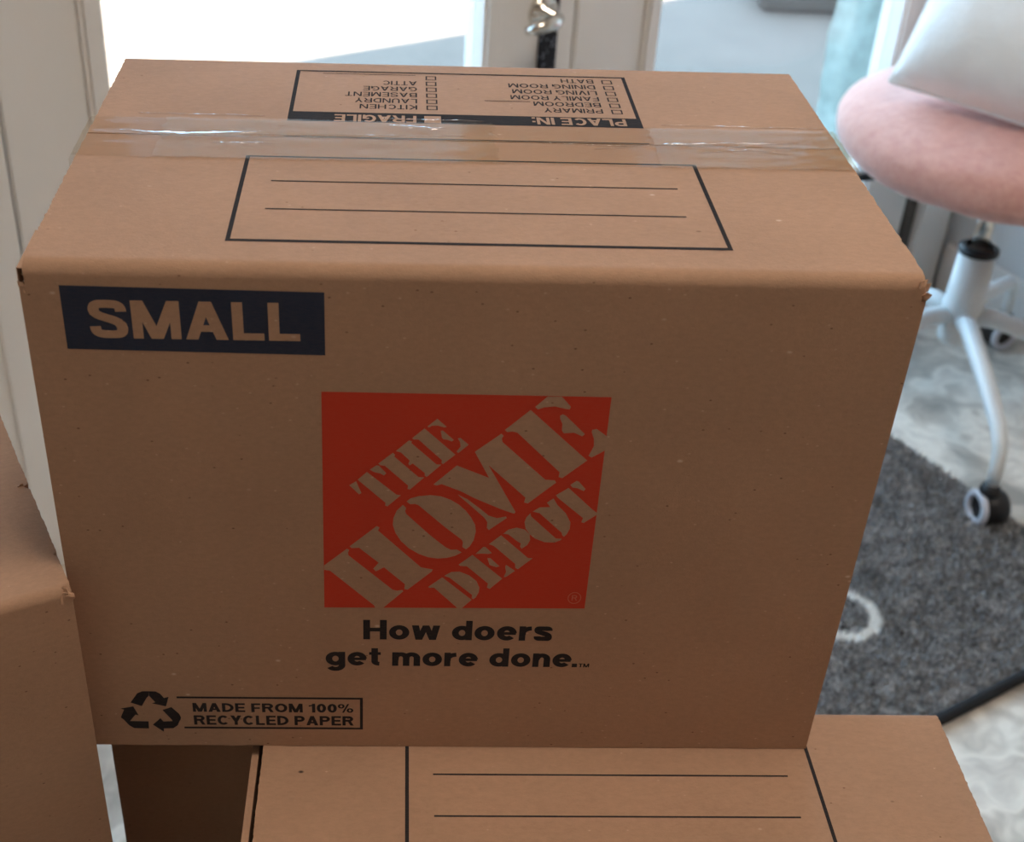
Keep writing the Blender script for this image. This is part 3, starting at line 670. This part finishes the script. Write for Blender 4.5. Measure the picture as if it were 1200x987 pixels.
# front face of the top carton
p_ = Print(front(E1)); p_.poly([(.0187, .3135), (.1432, .3121), (.1431, .2772), (.0186, .2786)]); o = p_.build('size_banner', M['navy'], boxA); tag(o, 'navy printed banner')
p_ = Print(front(E2)); p_.text('SMALL', .0308, .1312, .2851, .0210, .205, gap=0.085); tag(p_.build('size_lettering', M['kraft'], o), 'bare board lettering SMALL')
p_ = Print(front(E1)); p_.poly([(.1408, .2560), (.2859, .2553), (.2854, .1133), (.1398, .1123)]); o = p_.build('printed_logo', M['orange'], boxA); tag(o, 'orange square printed logo')
p_ = Print(front(E2))
for q in LOGO_LETTERS: p_.poly([(a / 1e4, b / 1e4) for a, b in q])
tag(p_.build('logo_lettering', M['kraft'], o), 'slanted stencil lettering in bare board')
p_ = Print(front(E2))
for rr in range(20):
    a0, a1 = R(18 * rr), R(18 * rr + 18); c = (.2790, .1212)
    p_.poly([(c[0] + r_ * math.cos(a), c[1] + r_ * 1.15 * math.sin(a)) for r_, a in ((.0038, a0), (.0038, a1), (.0033, a1), (.0033, a0))])
p_.text('R', .2775, .2806, .1193, .0040, .16)
p_.build('registered_mark', ink('faded_orange_ink', (0.62, 0.17, 0.10), 0.08), o)
p_ = Print(front(E1)); p_.text('How doers', .1614, .2688, .0883, .0149, .215, gap=0.075); p_.text('get more done.', .1398, .2851, .0676, .0145, .215, gap=0.075)
p_.text('TM', .2860, .2922, .0676, .0030, .20); p_.build('slogan_lettering', M['black'], boxA)
p_ = Print(front(E1))
for q in union_polys([[(a / 1e3, b / 1e3) for a, b in q] for q in RECYCLE_ARROWS]): p_.poly([(a / 10, b / 10) for a, b in q])
p_.build('recycling_symbol', M['black'], boxA)
p_ = Print(front(E1)); p_.rect(.0521, .1611, .0398, .0413); p_.rect(.0548, .1611, .0145, .0160); p_.rect(.1594, .1611, .0150, .0405)
p_.text('MADE FROM 100%', .0609, .1552, .0287, .0073, .21, gap=0.10); p_.text('RECYCLED PAPER', .0609, .1555, .0178, .0079, .21, gap=0.10)
p_.build('recycling_notice', M['black'], boxA)
# flaps of the top carton
p_ = Print(top(H, E1)); p_.rect(.0942, .0965, .0255, .1285); p_.rect(.3395, .3418, .0255, .1285); p_.rect(.0942, .3418, .0255, .0282); p_.rect(.0942, .3418, .1272, .1290)
p_.rect(.1105, .3262, .0957, .0970); p_.rect(.1104, .3250, .0617, .0630); p_.build('address_panel', M['black'], boxA)
p_ = Print(top(H, E1)); p_.rect(.1126, .1150, .1800, .2648); p_.rect(.3181, .3204, .1800, .2648); p_.rect(.1126, .3204, .2628, .2648)
p_.rect(.1126, .3204, .1802, .1950); p_.rect(.1126, .3204, SEAM + .0008, SEAM + .0022)
rows_r = ['PRIMARY', 'BEDROOM', 'FAMILY ROOM', 'LIVING ROOM', 'DINING ROOM', 'BATH']; ends_r = [.2640, .2586, .2453, .2470, .2452, .2789]
rows_l = ['KITCHEN', 'LAUNDRY', 'BASEMENT', 'GARAGE', 'ATTIC', None]; ends_l = [.1539, .1507, .1446, .1552, .1667, None]
for i in range(6):
    b = .2094 + i * .01005
    p_.text(rows_r[i], .2995, ends_r[i], b - .0002, .0070, .15, True, gap=0.11)
    if rows_l[i]: p_.text(rows_l[i], .1882, ends_l[i], b - .0005, .0072, .15, True, gap=0.11)
    for x0, x1 in ((.3046, .3112), (.1937, .2004)): p_.frame(x0, x1, b - .0078, b - .0010, .0009)
p_.rect(.1294, .1875, .2594, .2602); p_.rect(.2291, .2569, .2185, .2193)
o = p_.build('room_checklist', M['black'], boxA)
p_ = Print(top(H, E2)); p_.text('PLACE IN:', .3112, .2556, .1934, .0108, .19, True); tag(p_.build('banner_lettering', M['kraft'], o), 'bare board lettering PLACE IN on the black band')
p_ = Print(top(H, E2)); p_.text('FRAGILE', .1876, .1397, .1914, .0108, .19, True); p_.rect(.1922, .2020, .1806, .1916)
tag(p_.build('banner_lettering', M['kraft'], o), 'bare board lettering FRAGILE and its tick box')
# ruled panel on the flap of the lower carton
ox, oy = -0.0935, -(0.0325 - D)
p_ = Print(top(0.325, E1)); p_.rect(.1867 + ox, .1889 + ox, -.094 + oy, .0062 + oy); p_.rect(.4311 + ox, .4333 + ox, -.094 + oy, .0062 + oy)
p_.rect(.1867 + ox, .4333 + ox, .0040 + oy, .0062 + oy); p_.rect(.1867 + ox, .4333 + ox, -.094 + oy, -.092 + oy)
p_.rect(.2032 + ox, .4160 + ox, -.0219 + oy, -.0207 + oy); p_.rect(.2034 + ox, .4165 + ox, -.0525 + oy, -.0513 + oy); p_.build('address_panel', M['black'], boxB)

# ------------------------------------------------------------------ packing tape over the seam
def tape_strip(name, x0, x1, y0, y1, amp, seed, lift, mat, ends):
    bm = bmesh.new(); nx, ny = int((x1 - x0) / 0.0016), 20; rows = []
    for i in range(nx + 1):
        f = i / nx; row = []
        for j in range(ny + 1):
            g = j / ny; x = x0 + (x1 - x0) * f; y = y0 + (y1 - y0) * g
            if j in (0, ny): y += 0.0006 * noise.noise((x * 14 + seed, j, 0))
            if i in (0, nx) and ends: x += 0.004 * noise.noise((y * 160, seed, i))
            r1 = abs(noise.noise((x * 16 + seed, y * 95, 1.3))); r2 = abs(noise.noise((x * 40 + seed, y * 240, 7.7)))
            z = lift + amp * ((1 - r1) ** 5 + 0.45 * (1 - r2) ** 5) * (0.25 + 0.75 * math.sin(math.pi * g)) * (0.35 + 0.9 * max(0.0, noise.noise((x * 7 + seed, 0.2, 0)) + 0.45))
            row.append(bm.verts.new((x, y, H + z)))
        rows.append(row)
    for a, b in zip(rows, rows[1:]):
        for j in range(ny): bm.faces.new((a[j], a[j + 1], b[j + 1], b[j]))
    if not ends:      # folded down over both side panels
        for row, s in ((rows[0], -1), (rows[-1], 1)):
            prev = row
            for k, (ox_, z) in enumerate(((0.0012, -0.0015), (0.0016, -0.02), (0.0016, -0.055))):
                cur = [bm.verts.new((v.co.x * 0 + (x0 if s < 0 else x1) + s * ox_, v.co.y, H + z)) for v in row]
                for j in range(ny): bm.faces.new((prev[j], prev[j + 1], cur[j + 1], cur[j]))
                prev = cur
    return obj(name, bm, mat, boxA, True)
tape = tape_strip('packing_tape', 0.0002, W - 0.0002, .1232, .1792, 0.0010, 2.0, 0.0004, M['tape'], False)
tag(tape, 'clear wrinkled packing tape')
t2 = tape_strip('tape_overlap', .044, .232, .1232, .1792, 0.0011, 9.0, 0.0013, M['tape2'], True)
t3 = tape_strip('tape_overlap', .322, W - 0.0005, .1236, .1788, 0.0018, 21.0, 0.0013, M['tape2'], True)

def glint_crease(pts, w, seed, h=0.0011):  # added raised strip on the tape, set where a glint should show
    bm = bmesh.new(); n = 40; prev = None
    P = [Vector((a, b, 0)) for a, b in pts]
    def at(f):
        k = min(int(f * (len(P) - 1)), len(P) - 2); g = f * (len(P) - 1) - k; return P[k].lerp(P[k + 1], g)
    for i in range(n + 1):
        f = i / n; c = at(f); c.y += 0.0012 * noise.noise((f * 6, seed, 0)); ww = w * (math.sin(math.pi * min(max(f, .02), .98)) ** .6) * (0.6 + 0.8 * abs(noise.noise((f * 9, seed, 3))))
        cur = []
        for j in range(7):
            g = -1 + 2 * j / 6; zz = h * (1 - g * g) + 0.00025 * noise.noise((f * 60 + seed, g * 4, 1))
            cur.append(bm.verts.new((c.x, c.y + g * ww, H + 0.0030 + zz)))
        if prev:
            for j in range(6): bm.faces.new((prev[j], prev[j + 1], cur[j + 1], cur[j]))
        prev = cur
    obj('tape_glint_crease', bm, M['glint_crease'], tape, True)
glint_crease([(.022, .1530), (.055, .1500), (.100, .1550)], .0034, 1.0, .0006)
glint_crease([(.028, .1780), (.100, .1775)], .0010, 2.0)
glint_crease([(.074, .1370), (.108, .1385)], .0016, 3.0)
glint_crease([(.090, .1490), (.215, .1540)], .0006, 4.0)
glint_crease([(.168, .1772), (.226, .1768)], .0011, 5.0)
glint_crease([(.170, .1690), (.205, .1650)], .0018, 6.0, .0006)
glint_crease([(.286, .1390), (.330, .1490), (.405, .1540)], .0014, 7.0)
glint_crease([(.330, .1770), (.425, .1760)], .0007, 8.0)
glint_crease([(.255, .1470), (.305, .1440)], .0008, 9.0)
glint_crease([(.345, .1380), (.375, .1430), (.395, .1370)], .0010, 11.0)

# ================================================================== RUG
RU0, RU1, RN0, RN1 = 0.62, 1.613, 0.160, 1.00
V_ = -N
def rugpt(u, n, z): return U * u + V_ * n + Vector((0, 0, FZ + z))
rug = empty('area_rug', rugpt(RU0, RN0, 0)); tag(rug, 'heathered dark grey rug with a pale ring motif and black edge', 'rug')
# children keep world-aligned coordinates measured from the scene origin through this offset
def rug_local(o): o.location = -rug.location; o.parent = rug; return o
bm = bmesh.new()
c = [rugpt(RU0, RN0, 0.0004), rugpt(RU1, RN0, 0.0004), rugpt(RU1, RN1, 0.0004), rugpt(RU0, RN1, 0.0004)]
add_hexa(bm, c + [q + Vector((0, 0, 0.006)) for q in c]); rug_local(obj('backing', bm, M['pile']))
bm = bmesh.new(); add_tube(bm, [rugpt(RU0 + (RU1 - RU0) * k / 30, RN0 - 0.004 + 0.0012 * noise.noise((k * .7, 0, 0)), 0.009) for k in range(31)], 0.0085, 10); rug_local(obj('binding_edge', bm, M['binding'], None, True))
rnd = random.Random(11); verts = []; faces = []
NU, NN = 330, 280
for i in range(NU):
    for j in range(NN):
        u = RU0 + (RU1 - RU0) * (i + rnd.random()) / NU; n = RN0 + (RN1 - RN0) * (j + rnd.random()) / NN
        b = rugpt(u, n, 0.006); a = rnd.uniform(0, 6.283); s = rnd.uniform(.0016, .0030); hgt = rnd.uniform(.006, .012)
        dv = Vector((math.cos(a), math.sin(a), 0)); lean = Vector((rnd.uniform(-1, 1), rnd.uniform(-1, 1), 0)) * 0.006
        k = len(verts); verts += [b - dv * s, b + dv * s, b + lean + Vector((0, 0, hgt))]; faces.append((k, k + 1, k + 2))
me = bpy.data.meshes.new('pile'); me.from_pydata(verts, [], faces); rug_local(tag(link_mesh('pile', me, M['pile']), kind='stuff'))

# ================================================================== CHAIR
HX, HY = 1.1740, 1.4752                       # axis of the swivel column
CA = math.atan2(1.1519 - HY, 1.1479 - HX)   # front castor direction
CR = math.hypot(1.1519 - HY, 1.1479 - HX)
chair = empty('swivel_chair', (HX, HY, FZ)); tag(chair, 'swivel chair with pink fleece seat and white star base on castors', 'chair')
def cyl(a, r, z): return Vector((r * math.cos(a), r * math.sin(a), z))
bm = bmesh.new(); add_lathe(bm, [(0, .160), (.027, .160), (.030, .168), (.030, .20), (.034, .225), (.031, .335), (0, .336)], (0, 0, 0)); obj('column_sleeve', bm, M['white_metal'], chair, True)
bm = bmesh.new(); add_lathe(bm, [(.024, .334), (.034, .334), (.034, .342), (.024, .346)], (0, 0, 0)); obj('column_collar', bm, M['black_plastic'], chair, True)
bm = bmesh.new(); add_lathe(bm, [(0, .30), (.0155, .30), (.0155, .485), (0, .485)], (0, 0, 0)); obj('gas_column', bm, M['chrome'], chair, True)
bm = bmesh.new(); add_box(bm, -.09, .09, -.07, .07, .452, .482); bmesh.ops.bevel(bm, geom=bm.edges[:], offset=.012, segments=3, affect='EDGES'); obj('seat_plate', bm, M['black_plastic'], chair)
bm = bmesh.new(); add_tube(bm, [(-.05, .02, .465), (-.14, .05, .462), (-.19, .07, .455), (-.225, .085, .44)], [.008, .008, .012, .009], 10); lv = obj('height_lever', bm, M['white_metal'], chair, True)
bm = bmesh.new(); add_tube(bm, [(-.150, .050, .451), (-.19, .066, .443), (-.225, .081, .428)], [.006, .010, .007], 10); obj('lever_grip', bm, M['black_plastic'], lv, True)
for k in range(5):
    a = CA + k * 2 * math.pi / 5
    bm = bmesh.new(); add_tube(bm, [cyl(a, .02, .212), cyl(a, .06, .214), cyl(a, CR * .55, .190), cyl(a, CR * .86, .164), cyl(a, CR * .965, .142), cyl(a, CR * .995, .108), cyl(a, CR, .078)], [.0165, .0165, .0150, .0135, .0125, .0115, .0105], 12)
    lg = obj('leg', bm, M['white_metal'], chair, True)
    ax = Vector((0.99, 0.13, 0)) if k == 0 else cyl(a + R(62), 1, 0); o_ = cyl(a, CR, .032) 
    cs = empty('castor'); cs.parent = chair
    bm = bmesh.new(); add_lathe(bm, [(0, -.010), (.018, -.012), (.030, -.012), (.030, .026), (.026, .031), (0, .031)], o_, ax, 24); obj('wheel', bm, M['black_plastic'], cs, True)
    bm = bmesh.new(); add_lathe(bm, [(.0195, -.0125), (.0195, -.0190), (.0290, -.0190), (.0310, -.0150), (.0310, -.0102), (.0195, -.0100)], o_, ax, 28); obj('wheel_rim', bm, M['wheel_grey'], cs, True)
    bm = bmesh.new(); add_lathe(bm, [(0, .026), (.016, .026), (.018, .034), (.012, .048), (0, .050)], cyl(a, CR, .032), (0, 0, 1), 16); obj('castor_stem', bm, M['black_plastic'], cs, True)
# seat cushion
SR, SZ0, SZ1 = 0.278, 0.478, 0.605
def seat_pt(a, v):     # v: 0 bottom centre .. 1 top centre
    ph = math.pi * (v - 0.5); c, s = math.cos(ph), math.sin(ph)
    r = SR * (abs(c) ** 0.42); z = (SZ0 + SZ1) / 2 + (SZ1 - SZ0) / 2 * math.copysign(abs(s) ** 0.85, s)
    r *= 1 + 0.012 * noise.noise((math.cos(a) * 3, math.sin(a) * 3, v * 4))
    return Vector((r * math.cos(a), r * math.sin(a), z + 0.004 * noise.noise((math.cos(a) * 5, math.sin(a) * 5, v * 6))))
bm = bmesh.new(); A_, V2 = 64, 30; grid = []
for j in range(1, V2): grid.append([bm.verts.new(seat_pt(2 * math.pi * i / A_, j / V2)) for i in range(A_)])
for r0, r1 in zip(grid, grid[1:]):
    for i in range(A_): bm.faces.new((r0[i], r0[(i + 1) % A_], r1[(i + 1) % A_], r1[i]))
bm.faces.new(grid[0][::-1]); bm.faces.new(grid[-1])
seat = obj('seat_cushion', bm, M['pink'], chair, True)

# ================================================================== PILLOW
pl0 = Vector((0.949, 1.464, FZ + 0.634)); e1 = Vector((0.80, -0.60, -0.09)).normalized(); tilt = R(52)
hv = Vector((0.60, 0.80, 0)); e2 = (hv * math.cos(tilt) + Vector((0, 0, math.sin(tilt)))).normalized(); e3 = e1.cross(e2)
PS, PT = 0.40, 0.115
pil = empty('throw_pillow', pl0 + (e1 + e2) * PS / 2)
tag(pil, 'white cotton throw pillow leaning on the pink chair seat', 'pillow')
bm = bmesh.new(); n = 26
def pil_pt(i, j, sgn):
    u, v = -1 + 2 * i / n, -1 + 2 * j / n
    k = 1 - 0.05 * (1 - v * v) * abs(u) ** 3; k2 = 1 - (0.015 if v < 0 else 0.05) * (1 - u * u) * abs(v) ** 3
    th = PT * ((1 - u ** 4) * (1 - v ** 4)) ** 0.55 + 0.004 * noise.noise((u * 3, v * 3, sgn)) * (1 - u * u) * (1 - v * v)
    return e1 * (u * k * PS / 2) + e2 * (v * k2 * PS / 2) + e3 * (sgn * th * (1.0 if sgn > 0 else 0.6))
for sgn in (1, -1):
    g = [[bm.verts.new(pil_pt(i, j, sgn)) for j in range(n + 1)] for i in range(n + 1)]
    for i in range(n):
        for j in range(n):
            f = (g[i][j], g[i + 1][j], g[i + 1][j + 1], g[i][j + 1]); bm.faces.new(f if sgn > 0 else f[::-1])
bmesh.ops.remove_doubles(bm, verts=bm.verts, dist=0.0004)
cov = obj('cover', bm, M['cotton'], pil, True)
bm = bmesh.new(); edge = [pil_pt(i, 0, 0) for i in range(n)] + [pil_pt(n, j, 0) for j in range(n)] + [pil_pt(n - i, n, 0) for i in range(n)] + [pil_pt(0, n - j, 0) for j in range(n + 1)]
add_tube(bm, edge, 0.0028, 6); obj('seam', bm, M['cotton'], pil, True)
